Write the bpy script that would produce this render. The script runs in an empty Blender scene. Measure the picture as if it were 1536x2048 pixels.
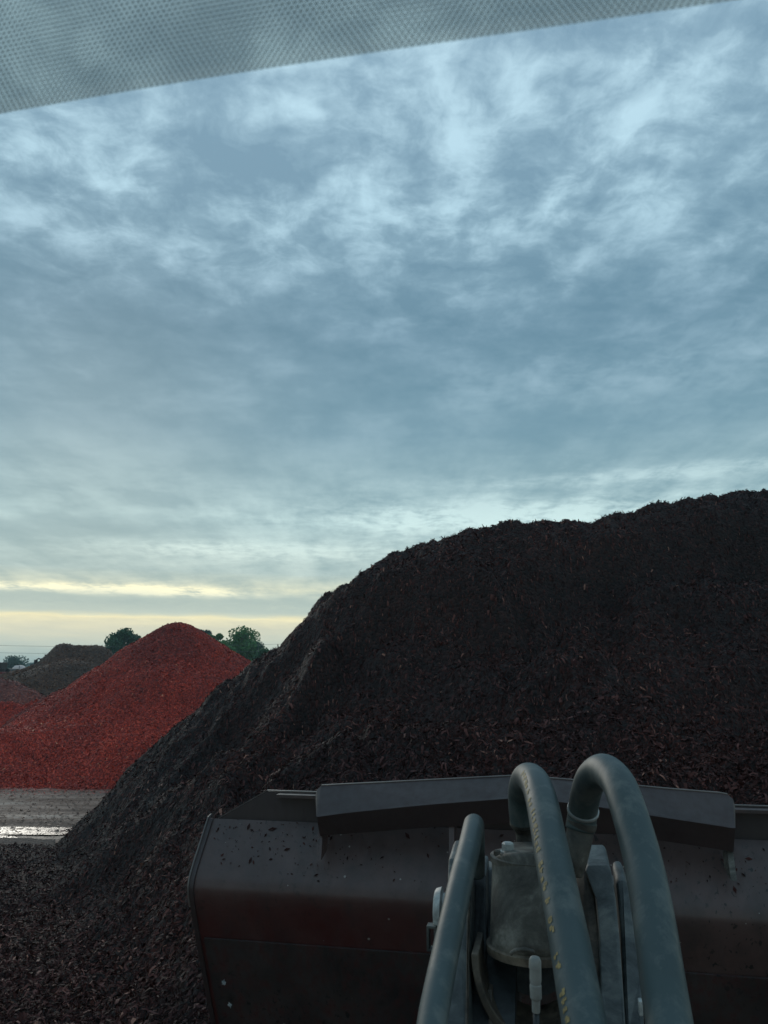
import bpy, bmesh, math, random
import numpy as np
from mathutils import Vector, Matrix
random.seed(7); rng = np.random.default_rng(11)
S = bpy.context.scene; C = S.collection
R = math.radians
H = 3.2; PITCH = R(11.8); YAW = R(11.5); FL = 1538.0
cp, sp = math.cos(PITCH), math.sin(PITCH); cy, sy = math.cos(YAW), math.sin(YAW)

def ray(px, py):
    u = (px-768)/FL; v = (1024-py)/FL
    return u, cp-v*sp, sp+v*cp                     # world X, Y, Z
def W(px, py, Y):
    x, y, z = ray(px, py); k = Y/y
    return Vector((x*k, Y, H+z*k))
def LL(px, py, D):                                 # loader frame: lateral, forward, up
    x, y, z = ray(px, py); f = y*cy+x*sy; l = x*cy-y*sy; k = D/f
    return Vector((l*k, D, H+z*k))

# ------------------------------------------------------------ objects
def tag(o, label=None, cat=None, group=None, kind=None):
    if label: o['label'] = label
    if cat: o['category'] = cat
    if group: o['group'] = group
    if kind: o['kind'] = kind
    return o
def empty(name, loc=(0, 0, 0), rz=0):
    o = bpy.data.objects.new(name, None); C.objects.link(o)
    o.location = loc; o.rotation_euler = (0, 0, rz); o.empty_display_size = .3
    return o
def link(name, me, mat, parent=None, smooth=False):
    if mat: me.materials.append(mat)
    if smooth: me.polygons.foreach_set('use_smooth', np.ones(len(me.polygons), dtype=bool))
    o = bpy.data.objects.new(name, me); C.objects.link(o)
    if parent: o.parent = parent
    return o
def bevel(o, w=.004, seg=2):
    m = o.modifiers.new('b', 'BEVEL'); m.width = w; m.segments = seg; m.limit_method = 'ANGLE'; m.angle_limit = R(35)
    m.harden_normals = False
    return o
class MB:
    def __init__(s): s.v = []; s.f = []
    def add(s, vs, fs):
        n = len(s.v); s.v += [tuple(p) for p in vs]; s.f += [tuple(i+n for i in f) for f in fs]
    def prism(s, pts, vec):
        pts = [Vector(p) for p in pts]; vec = Vector(vec); n = len(pts)
        fs = [tuple(range(n)), tuple(range(2*n-1, n-1, -1))] + [(i, i+n, (i+1) % n+n, (i+1) % n) for i in range(n)]
        s.add(pts+[p+vec for p in pts], fs)
    def box(s, c, d, rot=None):
        c = Vector(c); vs = []
        for i in (-1, 1):
            for j in (-1, 1):
                for k in (-1, 1):
                    p = Vector((i*d[0]/2, j*d[1]/2, k*d[2]/2))
                    if rot: p = rot @ p
                    vs.append(c+p)
        s.add(vs, [(0, 1, 3, 2), (4, 6, 7, 5), (0, 4, 5, 1), (2, 3, 7, 6), (0, 2, 6, 4), (1, 5, 7, 3)])
    def tube(s, pts, rad, seg=20, cap=True):
        pts = [Vector(p) for p in pts]; n = len(pts)
        rad = rad if hasattr(rad, '__len__') else [rad]*n
        fr = frames(pts); vs = []; fs = []
        for p, (t, a, b), r in zip(pts, fr, rad):
            for k in range(seg):
                th = 2*math.pi*k/seg
                vs.append(p+a*math.cos(th)*r+b*math.sin(th)*r)
        for i in range(n-1):
            for k in range(seg):
                fs.append((i*seg+k, i*seg+(k+1) % seg, (i+1)*seg+(k+1) % seg, (i+1)*seg+k))
        if cap: fs += [tuple(range(seg-1, -1, -1)), tuple(range((n-1)*seg, n*seg))]
        s.add(vs, fs); return fr
    def build(s, name, mat, parent=None, smooth=False):
        me = bpy.data.meshes.new(name); me.from_pydata(s.v, [], s.f); me.update()
        bm = bmesh.new(); bm.from_mesh(me); bmesh.ops.recalc_face_normals(bm, faces=bm.faces); bm.to_mesh(me); bm.free()
        return link(name, me, mat, parent, smooth)
def frames(pts):
    n = len(pts); out = []; a = None
    for i in range(n):
        t = (pts[min(i+1, n-1)]-pts[max(i-1, 0)]).normalized()
        if a is None:
            ref = Vector((0, 0, 1)) if abs(t.z) < .9 else Vector((1, 0, 0))
            a = (ref-t*ref.dot(t)).normalized()
        else: a = (a-t*a.dot(t)).normalized()
        out.append((t, a, t.cross(a)))
    return out
def spline(pts, n=12):
    P = [Vector(p) for p in pts]; P = [P[0]*2-P[1]]+P+[P[-1]*2-P[-2]]; out = []
    for i in range(1, len(P)-2):
        for k in range(n):
            t = k/n; a, b, c, d = P[i-1:i+3]
            out.append(.5*((2*b)+(c-a)*t+(2*a-5*b+4*c-d)*t*t+(3*b-a-3*c+d)*t**3))
    out.append(P[-2]); return out

# ------------------------------------------------------------ materials
class NT:
    def __init__(s, name):
        s.m = bpy.data.materials.new(name); s.m.use_nodes = True; s.t = s.m.node_tree; s.t.nodes.clear()
    def n(s, typ, **kw):
        nd = s.t.nodes.new(typ)
        for k, v in kw.items():
            if k.startswith('_'): setattr(nd, k[1:], v)
            else:
                key = k.replace('__', ' ')
                if hasattr(v, 'is_linked') or isinstance(v, bpy.types.NodeSocket): s.t.links.new(v, nd.inputs[key])
                else: nd.inputs[key].default_value = v
        return nd
    def l(s, a, b): s.t.links.new(a, b)
def nsock(x): return isinstance(x, bpy.types.NodeSocket)
def math_(g, op, a, b=None, c=None, clamp=False):
    nd = g.t.nodes.new('ShaderNodeMath'); nd.operation = op; nd.use_clamp = clamp
    for i, x in enumerate((a, b, c)):
        if x is None: continue
        if nsock(x): g.t.links.new(x, nd.inputs[i])
        else: nd.inputs[i].default_value = x
    return nd.outputs[0]
def vmath(g, op, a, b=None, out=0):
    nd = g.t.nodes.new('ShaderNodeVectorMath'); nd.operation = op
    for i, x in enumerate((a, b)):
        if x is None: continue
        if nsock(x): g.t.links.new(x, nd.inputs[i])
        else: nd.inputs[i].default_value = x
    return nd.outputs[out]
def ramp(g, fac, stops, interp='LINEAR'):
    nd = g.t.nodes.new('ShaderNodeValToRGB'); cr = nd.color_ramp; cr.interpolation = interp
    while len(cr.elements) < len(stops): cr.elements.new(.5)
    for e, (p, c) in zip(cr.elements, stops):
        e.position = p
        e.color = (c, c, c, 1) if not hasattr(c, '__len__') else (*c, 1)
    g.t.links.new(fac, nd.inputs[0]); return nd.outputs[0]
def mix(g, fac, a, b, mode='MIX'):
    nd = g.t.nodes.new('ShaderNodeMix'); nd.data_type = 'RGBA'; nd.blend_type = mode; nd.clamp_factor = True
    for i, x in ((0, fac), (6, a), (7, b)):
        if nsock(x): g.t.links.new(x, nd.inputs[i])
        elif hasattr(x, '__len__'): nd.inputs[i].default_value = (*x, 1)
        else: nd.inputs[i].default_value = x
    return nd.outputs[2]
def noise(g, vec, scale, detail=4, rough=.5, dist=0, out=0):
    nd = g.t.nodes.new('ShaderNodeTexNoise'); nd.inputs['Scale'].default_value = scale
    nd.inputs['Detail'].default_value = detail; nd.inputs['Roughness'].default_value = rough; nd.inputs['Distortion'].default_value = dist
    if vec is not None: g.t.links.new(vec, nd.inputs['Vector'])
    return nd.outputs[out]
def coord(g, which='Object', scale=None):
    o = g.t.nodes.new('ShaderNodeTexCoord').outputs[which]
    if scale: o = vmath(g, 'MULTIPLY', o, scale)
    return o
def finish(g, col, rough=.6, bump=None, bstr=.3, bdist=.01, metal=0, spec=.5, normal=None):
    p = g.t.nodes.new('ShaderNodeBsdfPrincipled')
    for k, x in (('Base Color', col), ('Roughness', rough), ('Metallic', metal), ('Specular IOR Level', spec)):
        if nsock(x): g.t.links.new(x, p.inputs[k])
        elif hasattr(x, '__len__'): p.inputs[k].default_value = (*x, 1)
        else: p.inputs[k].default_value = x
    if bump is not None:
        b = g.t.nodes.new('ShaderNodeBump'); b.inputs['Strength'].default_value = bstr; b.inputs['Distance'].default_value = bdist
        g.t.links.new(bump, b.inputs['Height']); g.t.links.new(b.outputs[0], p.inputs['Normal'])
    o = g.t.nodes.new('ShaderNodeOutputMaterial'); g.t.links.new(p.outputs[0], o.inputs[0])
    return g.m

def chip_mat(name, stops, tint_a, tint_b, tscale=.35, rough=.6, spec=.4):
    """loose chips: every chip has its own shade in the attribute 'var'"""
    g = NT(name); at = g.t.nodes.new('ShaderNodeAttribute'); at.attribute_name = 'var'
    c = ramp(g, at.outputs['Fac'], stops)
    co = coord(g)
    t = ramp(g, noise(g, co, tscale, 4, .6), [(.38, tint_a), (.62, tint_b)])
    c = mix(g, 1.0, c, t, 'MULTIPLY')
    f = noise(g, co, 60, 3, .6)
    c = mix(g, .5, c, ramp(g, f, [(.3, .5), (.7, 1.25)]), 'MULTIPLY')
    return finish(g, c, rough, f, .4, .003, spec=spec)
def bed_mat(name, stops, tint_a, tint_b, tscale=.35, vs=22, rough=.7, bd=.03):
    """the bed of finer crumbs the chips lie in"""
    g = NT(name); co = coord(g)
    w = vmath(g, 'ADD', co, vmath(g, 'SCALE', noise(g, co, vs*.5, 2, out=1), None))
    g.t.nodes[-1]
    vo = g.t.nodes.new('ShaderNodeTexVoronoi'); vo.inputs['Scale'].default_value = vs
    sc = vmath(g, 'MULTIPLY', co, (1, 1, 1.0)); g.l(sc, vo.inputs['Vector'])
    sep = g.t.nodes.new('ShaderNodeSeparateColor'); g.l(vo.outputs['Color'], sep.inputs[0])
    c = ramp(g, sep.outputs[0], stops)
    t = ramp(g, noise(g, co, tscale, 4, .6), [(.38, tint_a), (.62, tint_b)])
    c = mix(g, 1.0, c, t, 'MULTIPLY')
    n2 = noise(g, co, vs*1.7, 4, .7)
    h = math_(g, 'ADD', math_(g, 'MULTIPLY', vo.outputs['Distance'], -1.0), n2)
    return finish(g, c, rough, h, 1.0, bd, spec=.35)

ST_D = [(0, (.009, .0038, .0034)), (.3, (.028, .0115, .0098)), (.6, (.074, .0325, .0285)), (.88, (.150, .074, .064)), (1, (.32, .18, .13))]
M_dchip = chip_mat('dark_bark_chip', ST_D, (.76, .74, .80), (1.26, 1.02, .98), spec=.08)
M_dbed = bed_mat('dark_bark_bed', [(0, (.006, .0028, .0025)), (.6, (.019, .0084, .0072)), (1, (.038, .017, .0135))], (.76, .74, .80), (1.26, 1.02, .98))
ST_R = [(0, (.16, .011, .008)), (.35, (.42, .030, .013)), (.7, (.66, .062, .026)), (.93, (.66, .11, .055)), (1, (.75, .30, .17))]
M_rchip = chip_mat('red_dyed_chip', ST_R, (.62, .60, .62), (1.12, 1.08, 1.0), .25)
M_rbed = bed_mat('red_dyed_bed', [(0, (.09, .006, .005)), (.6, (.26, .021, .012)), (1, (.42, .04, .022))], (.62, .60, .62), (1.12, 1.08, 1.0), .25, 12, bd=.05)
ST_B = [(0, (.05, .022, .012)), (.5, (.115, .053, .029)), (.9, (.18, .09, .052)), (1, (.26, .15, .09))]
M_bchip = chip_mat('brown_compost_crumb', ST_B, (.8, .85, .9), (1.15, .95, .85), .3)
M_bbed = bed_mat('brown_compost_bed', [(0, (.035, .017, .010)), (.6, (.08, .040, .024)), (1, (.13, .07, .041))], (.7, .75, .8), (1.15, .95, .85), .3, 9, bd=.05)
ST_P = [(0, (.15, .03, .022)), (.5, (.30, .075, .05)), (.9, (.42, .14, .095)), (1, (.45, .28, .2))]
M_pchip = chip_mat('faded_red_chip', ST_P, (.8, .85, .9), (1.1, 1, .95), .3)
M_pbed = bed_mat('faded_red_bed', [(0, (.08, .022, .02)), (.6, (.17, .055, .045)), (1, (.24, .09, .07))], (.8, .85, .9), (1.1, 1, .95), .3, 9, bd=.05)

def m_ground():
    g = NT('packed_gravel'); co = coord(g)
    st = vmath(g, 'MULTIPLY', co, (.22, 1.6, 1)); n1 = noise(g, st, 1.1, 7, .62, .4)
    n2 = noise(g, co, 14, 5, .7); n3 = noise(g, vmath(g, 'MULTIPLY', co, (.12, .8, 1)), .7, 3, .5, .5)
    c = ramp(g, n1, [(.3, (.055, .027, .018)), (.45, (.13, .068, .044)), (.54, (.22, .125, .088)), (.64, (.40, .28, .22))])
    c = mix(g, ramp(g, n3, [(.42, 0), (.6, .55)]), c, (.115, .078, .062))
    c = mix(g, .55, c, ramp(g, n2, [(.3, .45), (.5, 1.0), (.75, 1.5)]), 'MULTIPLY')
    vo = g.t.nodes.new('ShaderNodeTexVoronoi'); vo.inputs['Scale'].default_value = 26; g.l(co, vo.inputs['Vector'])
    c = mix(g, ramp(g, vo.outputs['Distance'], [(.10, .5), (.22, 0)]), c, (.05, .04, .04))
    wet = ramp(g, n3, [(.4, .85), (.62, .5)])
    return finish(g, c, wet, n2, .6, .02, spec=.5)
M_ground = m_ground()
def m_water():
    g = NT('puddle_water'); co = coord(g)
    return finish(g, ramp(g, noise(g, co, 2, 4), [(.3, (.03, .032, .032)), (.7, (.08, .08, .08))]), ramp(g, noise(g, co, 3, 3), [(.35, .06), (.75, .28)]), noise(g, co, 9, 3), .3, .02)
M_water = m_water()

def m_paint(name, base, dark, rust, redamt=0., rough=.38, fleck=True, red_z=None, spots=True):
    g = NT(name); co = coord(g)
    n1 = noise(g, co, 2.2, 6, .6); n2 = noise(g, vmath(g, 'MULTIPLY', co, (9, 9, 3)), 2.5, 6, .65); n3 = noise(g, co, 55, 3, .6)
    c = mix(g, ramp(g, n1, [(.35, 0), (.65, 1)]), base, dark)
    if red_z:                                          # old red paint showing on the back of the shell, between two heights
        z = g.t.nodes.new('ShaderNodeSeparateXYZ'); g.l(co, z.inputs[0])
        zz = math_(g, 'ADD', z.outputs[2], math_(g, 'MULTIPLY', math_(g, 'SUBTRACT', n2, .5), .10))
        k = ramp(g, math_(g, 'MULTIPLY', math_(g, 'SUBTRACT', zz, red_z[0]), 1/(red_z[1]-red_z[0]), clamp=True), [(0, .9), (.55, .9), (.82, .8), (1, 0)])
        xx = ramp(g, math_(g, 'MULTIPLY', math_(g, 'ADD', z.outputs[0], 2.0), .27, clamp=True), [(0, 1), (.25, .9), (.42, .4), (.6, .08), (1, .05)])
        k = math_(g, 'MULTIPLY', k, xx)
        k = math_(g, 'MULTIPLY', k, ramp(g, n1, [(.25, .45), (.55, 1)]))
        c = mix(g, k, c, rust)
    elif redamt: c = mix(g, ramp(g, n2, [(.45, 0), (.7, redamt)]), c, rust)
    if fleck:                                          # crumbs of bark and mud stuck to the plate
        a = noise(g, vmath(g, 'MULTIPLY', co, (1, 1, .6)), 42, 2, .5, .6); b = noise(g, co, 1.6, 3, .6)
        k = math_(g, 'MULTIPLY', ramp(g, a, [(.63, 0), (.66, 1)]), ramp(g, b, [(.42, .15), (.6, 1)]))
        c = mix(g, k, c, (.008, .007, .007))
        sm = noise(g, vmath(g, 'MULTIPLY', co, (1, 1, .35)), 7, 5, .65)
        c = mix(g, ramp(g, sm, [(.5, 0), (.72, .5)]), c, (.02, .018, .018))
    if spots:
        vo = g.t.nodes.new('ShaderNodeTexVoronoi'); vo.inputs['Scale'].default_value = 17; g.l(co, vo.inputs['Vector'])
        sp_ = g.t.nodes.new('ShaderNodeSeparateColor'); g.l(vo.outputs['Color'], sp_.inputs[0])
        thr = math_(g, 'MULTIPLY', math_(g, 'SUBTRACT', sp_.outputs[0], .68, clamp=True), .45)
        k = math_(g, 'LESS_THAN', math_(g, 'ADD', vo.outputs['Distance'], math_(g, 'MULTIPLY', n3, .05)), thr)
        c = mix(g, math_(g, 'MULTIPLY', k, .8), c, (.26, .23, .21))
    rr = ramp(g, n2, [(.3, rough-.08), (.7, rough+.2)])
    return finish(g, c, rr, n3, .12, .004, spec=.5)
M_shell = m_paint('worn_bucket_steel', (.082, .049, .044), (.045, .027, .025), (.060, .008, .007), red_z=(1.3, 2.13), rough=.42)
M_wear = m_paint('dark_wear_plate', (.048, .037, .035), (.017, .013, .013), (.060, .010, .009), .75, rough=.5)
M_guard = m_paint('matte_guard_steel', (.044, .028, .027), (.028, .018, .018), (.04, .02, .02), .2, .5, False, spots=False)
M_edge = m_paint('scuffed_edge_steel', (.16, .135, .12), (.07, .06, .06), (.10, .07, .06), .6, .35, False, spots=False)
def m_iron(name, a, b, d, rough=.5, sc=9):
    g = NT(name); co = coord(g); n1 = noise(g, co, sc, 7, .68, .5); n2 = noise(g, co, 60, 4, .7)
    c = ramp(g, n1, [(.36, d), (.50, a), (.64, b)])
    c = mix(g, .5, c, ramp(g, n2, [(.3, .6), (.7, 1.3)]), 'MULTIPLY')
    return finish(g, c, ramp(g, n1, [(.3, rough+.25), (.7, rough)]), n2, .35, .003, spec=.5)
M_cast = m_iron('dusty_cast_iron', (.075, .068, .056), (.19, .175, .15), (.025, .022, .019))
M_rusty = m_iron('mud_stained_iron', (.070, .052, .036), (.16, .125, .09), (.022, .017, .012))
M_steel = m_iron('bluish_painted_steel', (.045, .052, .052), (.105, .11, .10), (.018, .022, .023), .42)
M_dsteel = m_iron('dark_greasy_steel', (.022, .026, .028), (.05, .058, .06), (.008, .009, .01), .4)
M_bright = m_iron('worn_bright_steel', (.30, .31, .30), (.52, .53, .51), (.18, .19, .19), .25)
def m_rubber():
    g = NT('hose_rubber'); co = coord(g); n1 = noise(g, co, 6, 5, .6, .3); n2 = noise(g, co, 180, 2, .5); n3 = noise(g, vmath(g, 'MULTIPLY', co, (1, 1, .25)), 14, 6, .7)
    c = ramp(g, n1, [(.3, (.030, .048, .050)), (.7, (.048, .070, .072))])
    c = mix(g, ramp(g, n3, [(.50, 0), (.64, .6)]), c, (.125, .135, .125))
    return finish(g, c, ramp(g, n1, [(.3, .42), (.7, .6)]), n2, .12, .001, spec=.4)
M_hose = m_rubber()
def m_plain(name, c, r=.6, var=.25, sc=20):
    g = NT(name); n1 = noise(g, coord(g), sc, 4, .6)
    lo = tuple(x*(1-var) for x in c); hi = tuple(min(1, x*(1+var)) for x in c)
    return finish(g, ramp(g, n1, [(.35, lo), (.65, hi)]), r, n1, .2, .004)
M_yellow = m_plain('yellow_print', (.21, .15, .05), .6, .5, 120)
def m_leaf(name, a, b):
    g = NT(name); at = g.t.nodes.new('ShaderNodeAttribute'); at.attribute_name = 'var'
    c = ramp(g, at.outputs['Fac'], [(0, a), (1, b)])
    d = g.n('ShaderNodeBsdfDiffuse'); g.l(c, d.inputs[0]); t = g.n('ShaderNodeBsdfTranslucent'); g.l(c, t.inputs[0])
    m = g.n('ShaderNodeMixShader'); m.inputs[0].default_value = .3; g.l(d.outputs[0], m.inputs[1]); g.l(t.outputs[0], m.inputs[2])
    o = g.n('ShaderNodeOutputMaterial'); g.l(m.outputs[0], o.inputs[0]); return g.m
M_leafa = m_leaf('dark_leaf', (.035, .085, .055), (.085, .18, .10))
M_leafb = m_leaf('fresh_leaf', (.055, .14, .06), (.13, .28, .11))
M_leafc = m_leaf('bluish_leaf', (.045, .095, .08), (.09, .17, .13))
M_bark = m_plain('tree_bark', (.07, .06, .05), .8)
M_twig = m_plain('pale_twig', (.22, .20, .18), .8)

# ------------------------------------------------------------ numpy noise
def _h(ix, iy, s):
    n = (ix.astype(np.int64)*374761393+iy.astype(np.int64)*668265263+s*1442695041) & 0xffffffff
    n = ((n ^ (n >> 13))*1274126177) & 0xffffffff
    return ((n ^ (n >> 16)) & 0xffff)/65535.0
def vn(x, y, s=0):
    ix = np.floor(x); iy = np.floor(y); fx = x-ix; fy = y-iy
    fx = fx*fx*fx*(fx*(fx*6-15)+10); fy = fy*fy*fy*(fy*(fy*6-15)+10)
    a = _h(ix, iy, s); b = _h(ix+1, iy, s); c = _h(ix, iy+1, s); d = _h(ix+1, iy+1, s)
    return (a+(b-a)*fx+(c-a)*fy+(a-b-c+d)*fx*fy)*2-1
def fbm(x, y, s=0, o=4, g=.5):
    v = 0; a = 1; t = 0
    for i in range(o):
        v = v+a*vn(x*2**i+i*17.3, y*2**i-i*9.1, s+i); t += a; a *= g
    return v/t
def sm(x): x = np.clip(x, 0, 1); return x*x*(3-2*x)

# ------------------------------------------------------------ pile shapes
def sil(pts):
    A = []; B = []
    for px, py in pts:
        x, y, z = ray(px, py); A.append(x/y); B.append(z/y)
    return np.array(A), np.array(B)
def si(a, xs, ys, w=.05):
    return sum(np.interp(a+w*k, xs, ys) for k in np.linspace(-1, 1, 11))/11
SA, SB = sil([(-20, 1704), (60, 1702), (100, 1700), (150, 1652), (200, 1603), (250, 1545), (300, 1495), (345, 1455), (385, 1422), (440, 1367), (500, 1322), (560, 1288), (605, 1246), (640, 1198), (700, 1163), (770, 1123), (850, 1089), (900, 1072), (960, 1055), (1010, 1046), (1060, 1043), (1100, 1046), (1140, 1052), (1180, 1043), (1230, 1025), (1290, 1010), (1340, 1003), (1380, 992), (1430, 984), (1480, 980), (1536, 978), (1700, 960), (1900, 985), (2200, 1080)])
def hdark(X, Y):
    a = X/Y
    Yc = np.interp(a, [-.7, -.42, -.3, -.1, .1, .7], [16.2, 15.3, 14.9, 14.2, 14.0, 14.0])
    zc = np.maximum(H+np.interp(a, SA, SB)*Yc, .04)
    zc = np.where(a < -.43, .04, zc)
    zl = si(a, [-.7, -.42, -.34, -.28, -.2, -.1, 0, .7], [.08, .13, .22, .5, 1.25, 2.1, 2.42, 2.5])
    zm = si(a, [-.7, -.42, -.3, -.24, -.15, 0, .7], [.04, .09, .30, .55, 1.1, 2.15, 2.3])
    zn = si(a, [-.7, -.42, -.3, -.15, 0, .7], [0, .04, .22, .6, 1.0, 1.2])
    wob = sm((13.2-Y)/2.5)
    Yw = Y+wob*(.55*fbm(X*.45, Y*.3, 5, 3))+0*X
    Yl = 9.0
    h = np.where(Yw < 5, zn*np.clip((Yw-3)/2, 0, 1), zn+(zm-zn)*np.clip((Yw-5)/2, 0, 1))
    h = np.where(Yw > 7, zm+(zl-zm)*sm((Yw-7)/2), h)
    s = np.clip((Yw-Yl)/(Yc-Yl), 0, 1)
    h = np.where(Yw > Yl, zl+(zc-zl)*(s*(1.28-.28*s)), h)
    led = np.clip((zl-.6)/1.5, 0, 1)
    h = h-led*.42*np.exp(-((Yw-9.85)/.55)**2)+led*.14*np.exp(-((Yw-8.9)/.3)**2)
    # a cut scarp higher up the face
    sc = 12.0+.9*fbm(X*.35+3, X*.1, 9, 3)
    up = np.clip((zc-3.5)/2, 0, 1)
    h = h+up*.24*np.tanh((Y-sc)/.22)*np.exp(-((Y-sc)/1.0)**2)
    amp = np.interp(a, [-.30, -.06], [.35, 1.0])*(.35+.65*np.clip((zc-.3)/2.5, 0, 1))
    fl = np.clip(zc/1.0, .25, 1)
    for (bx, by, br, bd) in ((.3, 11.0, 2.2, .85), (4.9, 11.5, 2.6, .95), (-1.7, 12.4, 1.5, .40), (8.6, 12.0, 2.2, .8), (2.7, 12.8, 1.4, .50), (6.9, 12.9, 1.1, .45), (-4.3, 10.6, 1.5, .22), (-3.0, 12.8, 1.3, .22), (-5.2, 13.4, 1.0, .15)):   # bites the bucket took
        q = np.hypot((X-bx)*.9, (Y-by)*1.15)/br+.22*fbm(X*.9+bx, Y*.9, 77, 3); h = h-bd*sm((1-q)/.34)*np.clip((Yc-.35-Y)/.8, 0, 1)
    r = 1-np.abs(fbm(X*.8+.3*Y, Y*.7, 21, 3))*2.2
    h = h+fl*(amp*(.30*fbm(X*.75, Y*.75, 1, 3)-.22*np.clip(r-.5, 0, 1))*np.clip((Yc-Y)/1.2+.35, .35, 1)+.12*np.clip(amp+.2, .4, 1)*fbm(X*2.6, Y*2.6, 2, 3)+.055*fbm(X*8, Y*8, 3, 3)+.022*fbm(X*22, Y*22, 4, 2))
    back = zc-.72*(Y-Yc)
    over = np.clip(Y-Yc-np.where(a < -.40, 1.5, 0), 0, None)
    h = np.where(over > 0, np.maximum(h-.72*over, -.3), h)
    edge = np.where(a < -.36, np.clip((Y-(16.0+.25*vn(X*1.7, Y*0, 8)))/.3, 0, 1), 0)
    h = np.where((edge > 0) | (Y > Yc), h, np.logaddexp(np.clip(h, -3, None)/.05, .03/.05)*.05)
    return h-edge*.3
def hred(X, Y):
    dx = X+8.55; dy = Y-32.0
    th = np.arctan2(dy, dx); d = np.hypot(dx, dy)
    sl = .62+.07*np.clip(-np.cos(th), 0, 1)+.02*np.sin(th*2)
    cone = 5.50-sl*(np.sqrt(d*d+.28)-.15)+.22*np.exp(-(d/.8)**2)*0
    cone = -np.logaddexp(-cone/.06, -(5.20-.04*dx)/.06)*.06
    aa = X/Y
    A, B = sil([(-500, 1560), (-250, 1480), (0, 1408), (60, 1398), (100, 1388), (160, 1362), (235, 1322), (285, 1292), (320, 1300), (400, 1330), (560, 1420)])
    zr = H+np.interp(aa, A, B)*35+.08
    rb = zr-.58*np.abs(Y-35.0)
    ap = np.minimum((Y-23.3-.15*fbm(X*.6, Y*0, 3, 2))*.55, 1.5-.0*X)-.06*np.clip(-X-12, 0, None)
    ap = np.where(Y > 27, ap-(Y-27)*.55, ap)
    ap = np.where(X > -4, -1, ap)
    k = .25; m = np.logaddexp(cone/k, ap/k)*k
    h = np.maximum(m, rb+.14*fbm(X*.5, Y*.5, 31, 3))
    h = h+.09*fbm(X*.5, Y*.5, 41, 3)+.05*fbm(X*1.6, Y*1.6, 42, 3)+.03*fbm(X*5, Y*5, 43, 3)
    r = np.abs(fbm(X*.35+.2*Y, Y*.3, 44, 3)); h = h-.12*np.clip(.12-r, 0, 1)/.12+.16*np.tanh((vn(X*.28+4, Y*.5, 47)-.1)*6)*np.clip((4.2-h)/1.5, 0, 1)*np.clip(h/.8, 0, 1)
    return h-.03
def ridge(Yc, pts, sf, sb, seed, rough=1., front=None):
    A, B = sil(pts)
    def f(X, Y):
        zc = H+np.interp(X/Y, A, B)*Yc
        d = Y-Yc; dd = np.where(d < 0, -d*sf, d*sb)
        h = zc+.1-(np.sqrt(dd*dd+.05)-.2)
        if front is not None: h = np.maximum(h, front(X, Y))
        return h+rough*(.12*fbm(X*.4, Y*.4, seed, 3)+.05*fbm(X*1.7, Y*1.7, seed+5, 3))
    return f
BR = 46.0
def brfront(X, Y):
    c = W(150, 1300, 44.0); d = np.hypot((X-c.x)*.8, Y-44.0)
    return 4.15-.62*(np.sqrt(d*d+1.4)-.9)
hbrown = ridge(BR, [(-400, 1420), (-100, 1372), (0, 1352), (40, 1341), (70, 1330), (95, 1308), (112, 1292), (125, 1288), (150, 1292), (175, 1291), (205, 1294), (222, 1303), (234, 1325), (240, 1352), (300, 1420)], .6, .6, 51, 1, brfront)
hpink = ridge(40.0, [(-500, 1450), (-200, 1392), (-60, 1366), (0, 1362), (30, 1366), (60, 1378), (95, 1396), (200, 1460)], .72, .6, 61)

def grid_mesh(name, mat, f, parent, a0, a1, na, Y0, Y1, ny, log=True, zmin=-.4):
    a = np.linspace(a0, a1, na); Yv = np.exp(np.linspace(math.log(Y0), math.log(Y1), ny)) if log else np.linspace(Y0, Y1, ny)
    AA, YY = np.meshgrid(a, Yv); XX = AA*YY; Z = np.maximum(f(XX, YY), zmin)
    co = np.stack([XX, YY, Z], -1).reshape(-1, 3)
    i = np.arange(na*ny).reshape(ny, na)
    q = np.stack([i[:-1, :-1], i[:-1, 1:], i[1:, 1:], i[1:, :-1]], -1).reshape(-1, 4)
    z = Z.reshape(-1); keep = (z[q].max(1) > zmin+.01)
    q = q[keep]
    used = np.unique(q); remap = -np.ones(len(co), dtype=np.int64); remap[used] = np.arange(len(used))
    return npmesh(name, co[used], remap[q], mat, parent, smooth=True)
def npmesh(name, co, q, mat, parent, smooth=False, var=None):
    me = bpy.data.meshes.new(name); me.vertices.add(len(co)); me.vertices.foreach_set('co', co.astype(np.float32).ravel())
    k = q.shape[1]; me.loops.add(q.size); me.loops.foreach_set('vertex_index', q.astype(np.int32).ravel())
    me.polygons.add(len(q)); me.polygons.foreach_set('loop_start', np.arange(0, q.size, k, dtype=np.int32))
    me.update(calc_edges=True); me.validate()
    if var is not None:
        at = me.attributes.new('var', 'FLOAT', 'POINT'); at.data.foreach_set('value', var.astype(np.float32))
    return link(name, me, mat, parent, smooth)
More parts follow.
